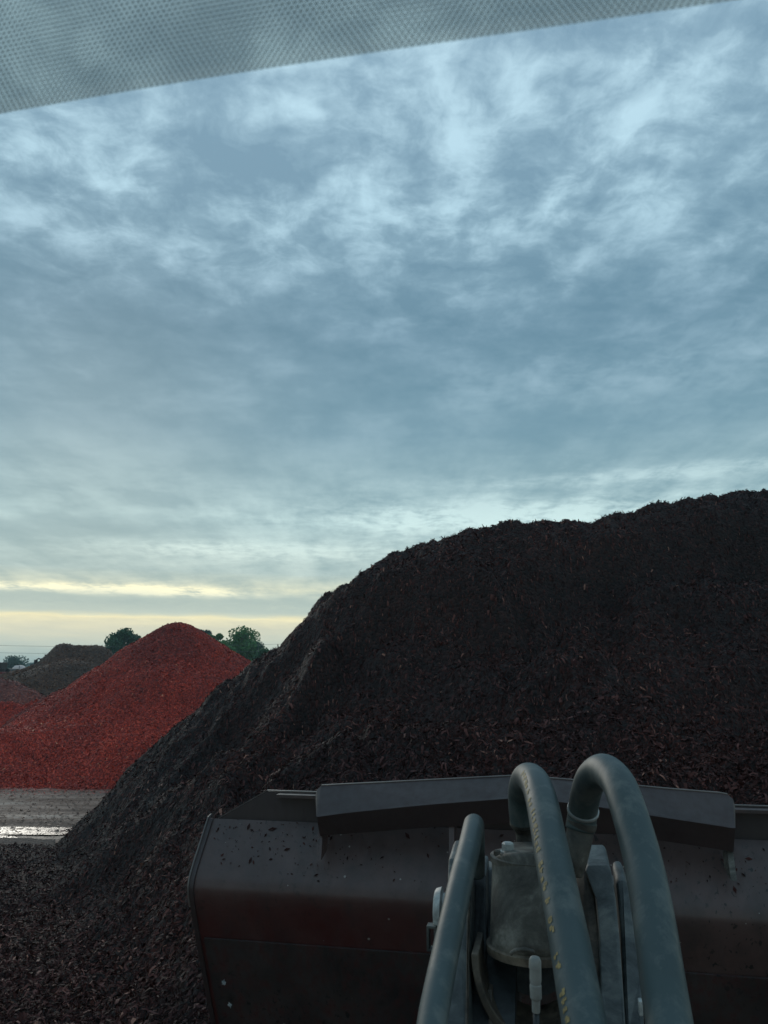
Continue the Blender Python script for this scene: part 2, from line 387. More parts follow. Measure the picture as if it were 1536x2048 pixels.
def chips(name, mat, f, parent, a0, a1, Y0, Y1, N, L0, asp=.3, zmin=.0, lift=.0, tilt=.45, flow=.5, keep=None, sig=.42):
    a = rng.uniform(a0, a1, N); Y = np.exp(rng.uniform(math.log(Y0), math.log(Y1), N)); X = a*Y
    if keep is not None:
        k = keep(X, Y); X = X[k]; Y = Y[k]
    e = .05; z = f(X, Y); gx = (f(X+e, Y)-f(X-e, Y))/(2*e); gy = (f(X, Y+e)-f(X, Y-e))/(2*e)
    k = z > zmin; X, Y, z, gx, gy = X[k], Y[k], z[k], gx[k], gy[k]; n = len(X)
    nrm = np.stack([-gx, -gy, np.ones(n)], 1)+rng.normal(0, tilt, (n, 3)); nrm /= np.linalg.norm(nrm, axis=1, keepdims=True)
    d = rng.normal(0, 1, (n, 3)); s = np.stack([-gx, -gy, -(gx**2+gy**2)], 1); d += s*flow*2
    d -= nrm*(d*nrm).sum(1, keepdims=True); d /= np.linalg.norm(d, axis=1, keepdims=True)+1e-9
    b = np.cross(nrm, d)
    Ln = np.clip(L0*np.exp(rng.normal(0, sig, n)), 0, L0*2.3); Wd = Ln*asp*np.exp(rng.normal(0, .35, n)); up = Ln*rng.uniform(-.15, .25, n)
    P = np.stack([X, Y, z+lift+Ln*.12*rng.uniform(0, 1.6, n)], 1)
    Ln, Wd, up = Ln[:, None]/2, Wd[:, None]/2, up[:, None]
    j = rng.uniform(.45, 1.0, (n, 4, 1))
    v = np.stack([P-d*Ln-b*Wd*j[:, 0], P-d*Ln*.9+b*Wd*j[:, 1], P-b*Wd+nrm*up, P+b*Wd*j[:, 2]+nrm*up, P+d*Ln-b*Wd*j[:, 3]*.7, P+d*Ln*.85+b*Wd*j[:, 0]*.8], 1)
    base = np.arange(n)[:, None]*6
    q = np.stack([base+np.array([[0, 2, 3, 1]]), base+np.array([[2, 4, 5, 3]])], 1).reshape(-1, 4)
    var = np.repeat(np.clip(rng.beta(1.7, 2.6, n)*1.05+(rng.uniform(0, 1, n) > .995)*.5, 0, 1), 6)
    o = npmesh(name, v.reshape(-1, 3), q, mat, parent, var=var); o['kind'] = 'stuff'
    return o

QUICK = False
def pile(name, label, loc, f, bedm, chipm, rng_a, rng_y, na, ny, N, L0, **kw):
    t = tag(empty(name), label, 'mulch pile')
    grid_mesh('pile_body', bedm, f, t, rng_a[0], rng_a[1], na, rng_y[0], rng_y[1], ny)
    chips('bark_chips', chipm, f, t, rng_a[0], rng_a[1], rng_y[0], rng_y[2], N, L0, **kw)
    return t
grp = 'heaps of mulch in the yard'
p1 = pile('mulch_pile', 'huge near black bark mulch pile filling the right side behind the bucket', None, hdark, M_dbed, M_dchip, (-.72, .85), (3.4, 24, 15.3), 1000, 700, 620000, .046, zmin=-.1, asp=.22, tilt=.6, sig=.5, flow=.35)
p2 = pile('mulch_pile', 'tall conical heap of bright red dyed mulch across the wet road', None, hred, M_rbed, M_rchip, (-.72, -.05), (22.8, 42, 37), 420, 420, 300000, .052, asp=.4, zmin=-.02)
p3 = pile('mulch_pile', 'grey brown flat topped heap behind the red cone', None, hbrown, M_bbed, M_bchip, (-.75, -.25), (34, 58, 47), 260, 240, 60000, .07, asp=.5, zmin=-.02)
p4 = pile('mulch_pile', 'low faded pinkish red heap at far left in front of the grey brown heap', None, hpink, M_pbed, M_pchip, (-.75, -.3), (34, 50, 41), 200, 160, 40000, .07, asp=.5, zmin=-.02)
for p in (p1, p2, p3, p4): p['group'] = grp

# ------------------------------------------------------------ ground, puddle
def ground():
    n = 60; xs = np.concatenate([-np.geomspace(1200, 40, 20), np.linspace(-35, 35, 176), np.geomspace(40, 1200, 20)])
    ys = np.concatenate([[-300, -100, -30], np.linspace(-10, 60, 351), np.geomspace(64, 1300, 24)])
    XX, YY = np.meshgrid(xs, ys); Z = .03*fbm(XX*.35, YY*.9, 71, 3)-.03
    Z = np.where((np.abs(XX) > 34) | (YY > 58), -.03, Z)
    d = ((XX+9.8)/4.5)**2+((YY-17.0)/.75)**2
    Z = Z-.05*np.exp(-d)+.012*fbm(XX*1.2, YY*3.5, 73, 3)
    i = np.arange(XX.size).reshape(XX.shape); q = np.stack([i[:-1, :-1], i[:-1, 1:], i[1:, 1:], i[1:, :-1]], -1).reshape(-1, 4)
    return npmesh('ground', np.stack([XX, YY, Z], -1).reshape(-1, 3), q, M_ground, None, smooth=True)
tag(ground(), 'wet tan gravel yard between the dark and the red heaps', 'ground', kind='structure')
def puddle(name, cx, cyy, rx, ry, seed):
    b = MB(); pts = []
    for k in range(72):
        th = 2*math.pi*k/72; r = 1+.28*math.sin(3*th+seed)+.17*math.sin(7*th+seed*2)+.10*math.sin(13*th)
        pts.append((cx+rx*r*math.cos(th), cyy+ry*r*math.sin(th), -.052))
    b.add([(cx, cyy, -.052)]+pts, [(0, 1+k, 1+(k+1) % 72) for k in range(72)])
    return b.build(name, M_water)
tag(puddle('puddle', -10.2, 17.05, 4.6, .75, 1), 'long pale puddle at the edge of the dark mulch', 'puddle', kind='structure')
# loose chips carried onto the yard
o = chips('scattered_chips', M_rchip, lambda X, Y: 0*X-.02, None, -.75, -.25, 21.0, 24.2, 30000, .05, asp=.4, zmin=-1, lift=.005, tilt=.15, keep=lambda X, Y: rng.uniform(0, 1, len(X)) < np.clip((Y-21.3)/2.8, 0, 1)**1.6)
tag(o, 'loose red chips strewn on the gravel at the foot of the red heap', 'loose chips', kind='stuff')
o = chips('scattered_chips', M_bchip, lambda X, Y: 0*X-.02, None, -.75, -.2, 16.2, 22.5, 7000, .055, asp=.4, zmin=-1, lift=.005, tilt=.15)
tag(o, 'loose brown crumbs of bark strewn over the wet gravel strip', 'loose chips', kind='stuff')

# ------------------------------------------------------------ trees
def tree(label, cx, cyy, h, w, mat, n=5000, leaf=.28, trunk_h=.3, lobes=22, name='deciduous_tree', zoff=.0, mt=None, round_=1., group='trees on the skyline'):
    t = tag(empty(name, (cx, cyy, 0)), label, 'tree', group)
    r = random.Random(label); b = MB()
    tr = w*.045+.05
    b.tube([(0, 0, -.1), (.05, 0, h*trunk_h*.6), (0, .05, h*.55), (.1, 0, h*.8)], [tr*1.5, tr, tr*.6, tr*.2], 8)
    cs = []
    for i in range(lobes):
        th = r.uniform(0, 6.283); zz = r.uniform(0, 1); rad = w/2*math.sqrt(max(.05, 1-(abs(zz-.42)/.62)**2))*r.uniform(.35, .82)
        c = Vector((rad*math.cos(th), rad*math.sin(th), h*trunk_h+(h*(1-trunk_h)-.08*h)*zz)); lr = w*r.uniform(.10, .26)*round_
        cs.append((c, lr)); b.tube([(0, 0, h*trunk_h*r.uniform(.7, 1.4)), tuple(c*.5+Vector((0, 0, h*.15))), tuple(c)], [tr*.45, tr*.25, tr*.08], 5)
    b.build('trunk', mt or M_bark, t, True)
    C_ = np.array([list(c) for c, _ in cs]); LR = np.array([l for _, l in cs])
    k = rng.integers(0, lobes, n); dirs = rng.normal(0, 1, (n, 3)); dirs /= np.linalg.norm(dirs, axis=1, keepdims=True)
    P = C_[k]+dirs*(LR[k]*rng.uniform(.35, 1.08, n)**.6)[:, None]*np.array([1, 1, .8])
    P[:, 2] = np.clip(P[:, 2], h*trunk_h*.45, None)
    u = rng.normal(0, 1, (n, 3)); u /= np.linalg.norm(u, axis=1, keepdims=True); w_ = rng.normal(0, 1, (n, 3)); w_ = np.cross(u, w_); w_ /= np.linalg.norm(w_, axis=1, keepdims=True)
    s = (leaf*rng.uniform(.5, 1.2, n))[:, None]/2
    v = np.stack([P-u*s, P+w_*s*.6, P+u*s, P-w_*s*.6], 1).reshape(-1, 3)
    q = np.arange(4*n).reshape(-1, 4); var = np.repeat(np.clip(.5+.25*rng.normal(0, 1, n)+.15*rng.normal(0, 1, lobes)[k], 0, 1), 4)
    npmesh('crown', v, q, mat, t, var=var)
    return t
def tree_px(label, px, top, Y, wpx, mat, **kw):
    p = W(px, top, Y); x, y, z = ray(px, top); w = wpx/FL*Y/y*1.28
    return tree(label, p.x, Y, p.z, w, mat, **kw)
tree_px('dark spreading tree rising just left of the red cone', 254, 1258, 118, 66, M_leafa, n=16000, leaf=.42, lobes=30, round_=1.0)
tree_px('lighter green bush in front of the spreading tree left of the red cone', 268, 1291, 108, 74, M_leafb, n=11000, leaf=.35, trunk_h=.15, lobes=24)
tree_px('small hazy round tree on the horizon at far left', 31, 1313, 210, 38, M_leafc, n=9000, leaf=.5, lobes=24, round_=1.15)
tree_px('broad rounded green tree right of the red cone', 483, 1260, 112, 76, M_leafb, n=20000, leaf=.4, trunk_h=.18, lobes=34, round_=1.15)
tree_px('tall green tree touching the left side of the broad rounded one', 432, 1259, 125, 44, M_leafb, n=13000, leaf=.42, trunk_h=.2, lobes=24)
tree_px('dull bluish tree just showing over the right shoulder of the red cone', 404, 1256, 150, 56, M_leafc, n=11000, leaf=.45, trunk_h=.2, lobes=24)
tree_px('dark bushy tree low behind the right slope of the red cone', 452, 1285, 100, 60, M_leafb, n=10000, leaf=.38, trunk_h=.1, lobes=24)
tree_px('thin half bare tree beside the dark mulch slope', 521, 1275, 95, 20, M_leafc, n=500, leaf=.26, lobes=22, mt=M_twig)
tree_px('low dark shrub against the edge of the dark mulch slope', 529, 1294, 90, 40, M_leafa, n=7000, leaf=.3, trunk_h=.12, lobes=20)
# distant tree line as one mass
def treeline():
    n = 60000; X = rng.uniform(-420, 260, n); Y = 520+rng.uniform(-20, 20, n)
    top = 6+5*np.abs(fbm(X*.03, Y*0, 91, 4))*2; Z = top*rng.uniform(0, 1, n)**.7
    P = np.stack([X, Y, Z], 1); u = rng.normal(0, 1, (n, 3)); u /= np.linalg.norm(u, axis=1, keepdims=True); w_ = np.cross(u, rng.normal(0, 1, (n, 3))); w_ /= np.linalg.norm(w_, axis=1, keepdims=True)
    v = np.stack([P-u*.9, P+w_*.7, P+u*.9, P-w_*.7], 1).reshape(-1, 3)
    return npmesh('distant_wood', v, np.arange(4*n).reshape(-1, 4), M_leafc, None, var=np.repeat(rng.uniform(0, 1, n), 4))
tag(treeline(), 'low far off line of woods along the horizon', 'woods', kind='stuff')

# ------------------------------------------------------------ far machines, tank, wires
M_mach = m_plain('dark_machine_paint', (.035, .030, .030), .6); M_tank = m_plain('pale_pink_plastic', (.62, .50, .47), .5, .12, 3)
M_red = m_plain('dull_red_paint', (.16, .03, .025), .6); M_tarp = m_plain('dark_tarp', (.03, .034, .034), .7); M_wire = m_plain('grey_wire', (.12, .13, .13), .6)
def screener():
    p = W(72, 1338, 60); t = tag(empty('screening_machine', (p.x, 60, 0)), 'dark box shaped screening machine with an engine on top behind the grey brown heap', 'machine')
    z0 = p.z; b = MB(); b.prism([(-.55, 0, z0-1.6), (.62, 0, z0-1.6), (.62, 0, z0+.5), (-.5, 0, z0+.35)], (0, 2.2, 0)); bevel(b.build('hopper', M_mach, t), .03)
    b = MB(); b.box((-.0, 1, z0-.9-.5), (1.0, 2.6, 1.6)); b.box((0, 1, (z0-2)/2), (.9, 2.2, z0-2)); bevel(b.build('chassis', M_mach, t), .04)
    b = MB(); b.box((.3, .9, z0+.62), (.55, 1.0, .42)); bevel(b.build('engine_cover', M_mach, t), .12, 3)
    b = MB(); b.tube([(-.28, .6, z0+.35), (-.28, .6, z0+.72), (-.12, .6, z0+.80), (.02, .6, z0+.74)], .05, 8); b.box((-.33, .6, z0+.55), (.16, .3, .3)); b.build('exhaust_pipe', M_mach, t)
    for sx in (-.45, .45):
        for yy in (.1, 1.9):
            b = MB(); b.tube([(sx-.14, yy, .45), (sx+.14, yy, .45)], .45, 20); b.build('wheel', M_tarp, t, True)
screener()
def tank():
    p = W(39, 1334, 66); t = tag(empty('storage_tank', (p.x, 66, 0)), 'pale pinkish rounded storage tank on the horizon behind the grey brown heap', 'tank')
    z = p.z; b = MB(); b.tube([(0, 0, 0), (0, 0, .3), (0, 0, z-.35), (0, 0, z-.05), (0, 0, z+.1), (0, 0, z+.16)], [.60, .60, .60, .52, .34, .05], 28); b.build('tank_body', M_tank, t, True)
    b = MB(); b.tube([(.28, -.62, 0), (.28, -.62, z+.12)], .025, 8); b.build('filler_pipe', M_wire, t)
    b = MB(); b.tube([(-.1, 0, z+.12), (-.1, 0, z+.22)], .12, 14); b.build('lid', M_tarp, t)
tank()
def tarp():
    p = W(15, 1342, 62); t = tag(empty('tarp_shelter', (p.x, 62, 0)), 'dark low tarp covered shelter with a peaked roof at the far left edge', 'shelter')
    z = p.z; b = MB(); b.prism([(-.36, 0, 0), (.38, 0, 0), (.36, 0, z-.12), (.12, 0, z+.17), (-.06, 0, z+.2), (-.32, 0, z-.1)], (0, 1.8, 0)); bevel(b.build('tarp', M_tarp, t), .04)
    b = MB(); [b.tube([(x, -.02, 0), (x, -.02, z-.15)], .03, 8) for x in (-.34, .36)]; b.build('post', M_wire, t)
    p = W(1, 1343, 61); t = tag(empty('work_vehicle', (p.x, 61, 0)), 'dull red vehicle cut off by the left edge of the photo', 'vehicle')
    z = p.z; b = MB(); b.prism([(-2.2, 0, .5), (.3, 0, .5), (.3, 0, z-.3), (.1, 0, z-.02), (-2.2, 0, z)], (0, 1.8, 0)); bevel(b.build('body', M_red, t), .05)
    b = MB(); b.box((.0, .5, z+.1), (.16, .3, .28)); b.box((-.6, .9, z+.35), (.8, 1.2, .7)); bevel(b.build('cab', M_mach, t), .04)
    for xx in (-1.7, -.2):
        for yy in (.0, 1.8):
            b = MB(); b.tube([(xx, yy-.15, .5), (xx, yy+.15, .5)], .5, 20); b.build('wheel', M_tarp, t, True)
tarp()
def wire(a, b_, label):
    p0, p1 = W(*a), W(*b_); pts = []
    for k in range(25):
        u = k/24; q = p0.lerp(p1, u); q.z -= 1.2*4*u*(1-u); pts.append(q)
    b = MB(); b.tube(pts, .014, 5); tag(b.build('overhead_wire', M_wire), label, 'wire', 'overhead wires')
wire((-500, 1268, 85), (820, 1276, 92), 'upper thin power line crossing in front of the trees')
wire((-500, 1284, 85), (820, 1288, 92), 'lower thin power line crossing in front of the trees')

# ------------------------------------------------------------ the loader we sit in
LO = tag(empty('wheel_loader', (0, 0, 0), -YAW), 'dark wheel loader seen from its cab, bucket and hydraulic hoses ahead and mesh blind above', 'wheel loader')
CX = -.14; XL, XR = -1.885, 1.62
prof = spline([(0, 4.37, 2.385), (0, 4.29, 2.285), (0, 4.20, 2.175), (0, 4.155, 2.10), (0, 4.16, 2.02), (0, 4.26, 1.80), (0, 4.40, 1.52), (0, 4.54, 1.25), (0, 4.72, .95), (0, 5.1, .72), (0, 6.1, .52)], 6)
def sheet(pr, x0, x1, th, name, mat, parent, smooth=True, nx=2):
    n = len(pr); b = MB(); vs = []; fs = []
    fr = []
    for i in range(n):
        t = (pr[min(i+1, n-1)]-pr[max(i-1, 0)]).normalized(); fr.append(Vector((0, -t.z, t.y)))
    for x in (x0, x1):
        for i in range(n): vs.append(Vector((x, pr[i].y, pr[i].z)))
        for i in range(n): vs.append(Vector((x, pr[i].y, pr[i].z))+fr[i]*th)
    for i in range(n-1):
        fs += [(i, i+1, 2*n+i+1, 2*n+i), (n+i, 3*n+i, 3*n+i+1, n+i+1), (i, n+i, n+i+1, i+1), (2*n+i, 2*n+i+1, 3*n+i+1, 3*n+i)]
    fs += [(0, 2*n, 3*n, n), (n-1, 2*n-1, 4*n-1, 3*n-1)]
    b.add(vs, fs); o = b.build(name, mat, parent); 
    return o
def shade_auto(o, ang=35):
    me = o.data; me.polygons.foreach_set('use_smooth', np.ones(len(me.polygons), dtype=bool))
    bm = bmesh.new(); bm.from_mesh(me)
    for e in bm.edges:
        if len(e.link_faces) == 2 and e.calc_face_angle(0) > R(ang): e.smooth = False
    bm.to_mesh(me); bm.free(); return o
BK = shade_auto(sheet(prof, XL, XR, .03, 'bucket', M_shell, LO))
lower = [p for p in prof if p.z < 1.62]
# wear plate lapped on the lower back, 1 cm proud
wp = [Vector((0, p.y-.014, p.z-.004)) for p in prof if p.z < 1.80]
shade_auto(sheet(wp, XL+.03, XR-.03, .010, 'wear_plate', M_wear, BK))
for x0 in (XL-.025, XR-.003):
    b = MB(); b.prism([(x0, p.y-.010, p.z+.004) for p in prof]+[(x0, 5.9, 1.0), (x0, 5.2, 2.0)], (.028, 0, 0))
    bevel(b.build('side_plate', M_guard, BK), .003)
for x0 in (XL-.030, XR+.022):
    b = MB(); up = [p for p in prof if p.z > 1.95]
    b.prism([(x0, p.y-.016, p.z+.010) for p in up]+[(x0, p.y+.03, p.z+.022) for p in reversed(up)], (.008, 0, 0)); bevel(b.build('side_edge', M_edge, BK), .002)
b = MB(); b.box((CX, 6.15, .50), (XR-XL, .2, .04)); bevel(b.build('cutting_edge', M_edge, BK), .004)
# raised back plate with chamfered corners
a0 = LL(437, 1641, 4.40); a1 = LL(534, 1583, 4.40); zt = a1.z; zb = a0.z
def mir(x): return 2*CX-x
b = MB(); b.prism([(a0.x, 4.395, zb-.05), (a0.x, 4.395, zb+.01), (a1.x, 4.395, zt), (mir(a1.x), 4.395, zt), (mir(a0.x), 4.395, zb+.01), (mir(a0.x), 4.395, zb-.05)], (0, .02, 0))
bevel(b.build('back_plate', M_guard, BK), .002)
for s in (1, -1):
    b = MB(); x0, x1 = a1.x+.0, a1.x+.30
    c = (x0+x1)/2+.10
    if s < 0: c = mir(c)
    b.box((c, 4.36, zt-.012), (.34, .07, .018)); bevel(b.build('plate_stiffener', M_shell, BK), .002)
b = MB(); e1 = [(a0.x, zb+.012), (a1.x, zt+.003), (mir(a1.x), zt+.003), (mir(a0.x), zb+.012)]
for (xa, za), (xb, zb_) in zip(e1[:-1], e1[1:]):
    b.prism([(xa, 4.393, za), (xb, 4.393, zb_), (xb, 4.393, zb_+.005), (xa, 4.393, za+.005)], (0, .024, 0))
b.build('plate_rim', M_edge, BK)
# shallow V shaped spill guard: light upper face, dark underside
def guard():
    top = [(631, 1605, 4.23), (631, 1590, 4.25), (634, 1579, 4.265), (642, 1572, 4.27), (700, 1569, 4.27), (860, 1561, 4.27), (1020, 1553, 4.27), (1060, 1554, 4.27), (1180, 1564, 4.27), (1340, 1579, 4.27), (1440, 1587, 4.27), (1456, 1590, 4.265), (1466, 1598, 4.25), (1470, 1612, 4.23), (1471, 1630, 4.21)]
    fold = [(633, 1634), (633, 1634), (634, 1634), (640, 1633), (700, 1625), (860, 1609), (1020, 1597), (1060, 1597), (1180, 1611), (1340, 1637), (1440, 1652), (1456, 1655), (1466, 1656), (1470, 1656), (1471, 1656)]
    bot = [(640, 1672), (640, 1672), (641, 1672), (646, 1671), (702, 1667), (860, 1655), (1020, 1646), (1060, 1647), (1180, 1662), (1340, 1684), (1440, 1699), (1454, 1702), (1463, 1704), (1466, 1704), (1467, 1704)]
    T = [LL(*p) for p in top]; F = [LL(x, y, 4.10) for x, y in fold]; B = [LL(x, y, 4.17) for x, y in bot]
    n = len(T); vs = []; fs = []
    off = Vector((0, .03, -.004))
    Fm = [f+(t-f).normalized()*.012+Vector((0, 0.0, 0)) for f, t in zip(F, T)]
    rows = [T, Fm, F, B]
    for r in rows: vs += r
    for r in rows: vs += [p+off for p in r]
    m = len(rows)
    for k in range(m-1):
        for i in range(n-1):
            a = k*n+i; fs.append((a, a+1, a+n+1, a+n)); a += m*n; fs.append((a, a+n, a+n+1, a+1))
    for i in range(n-1):
        fs.append((i, m*n+i, m*n+i+1, i+1)); a = (m-1)*n+i; fs.append((a, a+1, m*n+a+1, m*n+a))
    for k in range(m-1):
        a = k*n; fs.append((a, a+n, m*n+a+n, m*n+a)); a = k*n+n-1; fs.append((a, m*n+a, m*n+a+n, a+n))
    b = MB(); b.add(vs, fs); G = bevel(b.build('spill_guard', M_guard, BK), .005, 3)
    b = MB()
    for i in range(3, n-4):
        b.prism([T[i]+Vector((0, -.001, .001)), T[i+1]+Vector((0, -.001, .001)), T[i+1]+Vector((0, -.001, .005)), T[i]+Vector((0, -.001, .005))], (0, .028, 0))
    b.build('guard_lip', M_edge, G)
guard()
for (x, y0, y1) in ((640, 1668, 1722), (903, 1648, 1722), (1460, 1700, 1762)):
    p = LL(x, y0, 4.19); q = LL(x+ (8 if x > 1200 else (-3 if x < 700 else 0)), y1, 4.12); b = MB()
    w = .014
    b.prism([p+Vector((-w, 0, 0)), p+Vector((w, 0, 0)), q+Vector((w, 0, 0)), q+Vector((-w, 0, 0))], (0, .12, .03)); bevel(b.build('guard_bracket', M_cast if x > 1200 else M_shell, BK), .002)
# crumbs of bark stuck to the shell
def stuck():
    n = 700; x = rng.uniform(XL+.04, XR-.04, n); s = rng.beta(1.3, 2.2, n)
    cl = (x < -1.0) | (x > 1.0) | (rng.uniform(0, 1, n) < .35); x = x[cl]; s = s[cl]; n = len(x)
    idx = (s*17).astype(int); pr = np.array([(p.y, p.z) for p in prof]); P0 = pr[idx]; fr_ = (s*17-idx)[:, None]; P1 = pr[idx+1]; Q = P0*(1-fr_)+P1*fr_
    t = P1-P0; t /= np.linalg.norm(t, axis=1, keepdims=True)
    nrm = np.stack([0*x, t[:, 1], -t[:, 0]], 1); nrm *= np.sign(-nrm[:, 1:2]+1e-6)
    P = np.stack([x, Q[:, 0], Q[:, 1]], 1)+nrm*.003
    d = rng.normal(0, 1, (n, 3)); d -= nrm*(d*nrm).sum(1, keepdims=True); d /= np.linalg.norm(d, axis=1, keepdims=True); bb = np.cross(nrm, d)
    Ln = (.0048*np.exp(rng.normal(0, .6, n)))[:, None]; Wn = Ln*.4
    v = np.stack([P-d*Ln, P+bb*Wn+nrm*.003, P+d*Ln, P-bb*Wn], 1).reshape(-1, 3)
    o = npmesh('stuck_crumbs', v, np.arange(4*n).reshape(-1, 4), M_dchip, BK, var=np.repeat(rng.uniform(0, .5, n), 4)); o['kind'] = 'stuff'
stuck()
def splats():
    for (px, py, D, s) in ((452, 1962, 4.335, .022), (464, 2006, 4.36, .020)):
        c = LL(px, py, D); r = random.Random(px); pts = []
        for k in range(22):
            th = 2*math.pi*k/22; rr = s*(.35+.65*r.random())*(1 if k % 2 else .55); pts.append((c.x+rr*.8*math.cos(th), c.y-.03+.3*rr*-math.sin(th), c.z+rr*math.sin(th)))
        b = MB(); b.prism(pts, (0, .006, 0)); b.build('dried_splash', M_splash, BK)
M_splash = m_plain('dried_pale_mud', (.33, .35, .36), .8)
splats()

# ---- hydraulic hoses
def hose(pts, r, steel=None, label=None, clamp=None, marks=False):
    P = spline([LL(*p) for p in pts], 10); b = MB(); fr = b.tube(P, r, 32); o = b.build('hydraulic_hose', M_hose, LO, True)
    if label: o['label'] = label
    if steel:
        b = MB(); b.tube(spline([LL(*p[:3]) for p in steel], 8), np.interp(np.linspace(0, 1, (len(steel)-1)*8+1), np.linspace(0, 1, len(steel)), [p[3] for p in steel]).tolist(), 28); b.build('hose_fitting', M_cast, o, True)
    if clamp:
        i = clamp; t, a, bb = fr[i]; b = MB(); b.tube([P[i]-t*.0045, P[i]-t*.0035, P[i]+t*.0035, P[i]+t*.0045], [r+.001, r+.0028, r+.0028, r+.001], 32)
        b.build('hose_clamp', M_bright, o, True)
    if marks:
        b = MB(); rd = random.Random(3); s = 0.0; L = [0]
        for i in range(1, len(P)): L.append(L[-1]+(P[i]-P[i-1]).length)
        cam = LO.matrix_world.inverted() @ Vector((0, 0, H)) if False else Vector((0, 0, H))
        def at(u, ang):
            u = max(0, min(L[-1]-1e-4, u)); i = max(j for j in range(len(L)) if L[j] <= u); k = (u-L[i])/(L[i+1]-L[i])
            p = P[i].lerp(P[i+1], k); t = (P[i+1]-P[i]).normalized()
            c = Vector((-1, 0, 0)); c = (c-t*c.dot(t)).normalized(); n2 = t.cross(c)
            if n2.y > 0: n2 = -n2
            return p+(c*math.cos(ang)+n2*math.sin(ang))*(r+.0006)
        u = L[-1]*.30
        groups = []
        while u < L[-1]*.985:
            for g_ in range(rd.randint(4, 8)):
                w = rd.uniform(.011, .017)
                if rd.random() < .85:
                    for st in range(rd.randint(3, 4)):
                        u0 = u+rd.uniform(0, w*.5); u1 = u0+rd.uniform(.3, .7)*w; a0_ = R(rd.uniform(24, 40)); a1_ = a0_+R(rd.uniform(6, 15))
                        b.add([at(u0, a0_), at(u1, a0_), at(u1, a1_), at(u0, a1_)], [(0, 1, 2, 3)])
                u += w+.003
            u += rd.uniform(.008, .03)
        me = o.data; n0 = len(me.polygons); bm = bmesh.new(); bm.from_mesh(me); me.materials.append(M_yellow)
        for f in b.f:
            fc = bm.faces.new([bm.verts.new(b.v[i]) for i in f]); fc.material_index = 1
        bm.to_mesh(me); bm.free()
    return o
hose([(951, 1748, 2.08), (951, 1712, 2.06), (950, 1672, 2.0), (948, 1649, 1.93), (945, 1662, 1.83), (937, 1700, 1.72), (922, 1760, 1.60), (906, 1835, 1.50), (890, 1910, 1.42), (875, 1985, 1.34), (864, 2050, 1.28), (850, 2180, 1.18), (840, 2400, 1.05)], .0235, None, 'thinnest hose arching on the left side of the cylinder', None)
hose([(1046, 1645, 2.16), (1043, 1615, 2.14), (1043, 1580, 2.10), (1052, 1556, 2.0), (1068, 1562, 1.86), (1084, 1605, 1.74), (1105, 1712, 1.58), (1136, 1868, 1.43), (1157, 1985, 1.34), (1170, 2055, 1.29), (1192, 2200, 1.2), (1220, 2420, 1.1)], .0335,
     [(1050, 1725, 2.17, .022), (1050, 1700, 2.17, .0215), (1048, 1665, 2.165, .022), (1046, 1648, 2.16, .034), (1046, 1640, 2.16, .0345), (1045, 1628, 2.155, .0345)], 'middle hose with worn yellow lettering along its side', None, True)
hose([(1160, 1660, 2.0), (1165, 1628, 2.0), (1171, 1590, 1.96), (1183, 1556, 1.9), (1206, 1540, 1.82), (1232, 1560, 1.74), (1252, 1604, 1.67), (1284, 1714, 1.56), (1306, 1828, 1.46), (1323, 1945, 1.38), (1339, 2050, 1.32), (1362, 2200, 1.22), (1390, 2420, 1.1)], .0345,
     [(1147, 1750, 1.98, .020), (1150, 1728, 1.98, .026), (1156, 1690, 1.99, .030), (1161, 1660, 2.0, .032), (1163, 1650, 2.0, .035), (1164, 1643, 2.0, .0352)], 'widest hose arching on the right side of the cylinder', 12)
# elbow end of the middle hose, wide shadowed pipe mouth seen at its left
# ---- tilt cylinder and link arms
def slab(name, pts, vec, mat, parent, bv=.006, seg=3):
    b = MB(); b.prism([LL(*p) for p in pts], vec); return bevel(b.build(name, mat, parent), bv, seg)
TC = None
def barrel():
    c0 = LL(1062, 1722, 2.02); c1 = LL(1062, 1925, 1.93); ax = (c1-c0); b = MB()
    r = .093
    pts = [c0+ax*t for t in (0, .02, .06, .5, .90, .97, 1.0)]
    b.tube(pts, [r*.90, r*.97, r, r, r, r*.93, r*.8], 40); o = b.build('tilt_cylinder', M_cast, LO, True); shade_auto(o, 50)
    return o
TC = barrel()
slab('port_block', [(1007, 1722, 2.0), (1007, 1705, 2.0), (1100, 1703, 2.0), (1100, 1722, 2.0)], (0, .12, 0), M_cast, TC, .004)
b = MB(); p = LL(1016, 1705, 2.03)
b.tube([p+Vector((0, 0, -.01)), p+Vector((0, 0, .004))], .020, 20); b.tube([p+Vector((0, 0, .004)), p+Vector((0, 0, .020)), p+Vector((0, 0, .024))], [.0145, .0145, .011], 6); b.build('bolt', M_bright, TC)
# ribs on the cast barrel
def boltring(c, r, n, axis_y=True):
    for k in range(n):
        th = math.pi*(1.08+.84*k/(n-1)); q = c+Vector((r*math.cos(th), r*math.sin(th)*.96, 0)); b = MB()
        b.tube([q, q+Vector((0, 0, .010)), q+Vector((0, 0, .013))], [.0085, .0085, .006], 6); b.build('flange_bolt', M_cast, TC)
ctop = LL(1062, 1722, 2.02); b = MB(); b.tube([ctop+Vector((0, 0, -.004)), ctop+Vector((0, 0, .0)), ctop+Vector((0, 0, .012)), ctop+Vector((0, 0, .014))], [.094, .098, .098, .095], 44); shade_auto(b.build('end_flange', M_cast, TC), 40)
boltring(ctop+Vector((0, 0, .013)), .082, 7)
b = MB(); cmid = LL(1062, 1895, 1.945); b.tube([cmid+Vector((0, 0, -.010)), cmid+Vector((0, 0, -.008)), cmid+Vector((0, 0, .008)), cmid+Vector((0, 0, .010))], [.096, .101, .101, .096], 44); shade_auto(b.build('gland_ring', M_rusty, TC), 40)
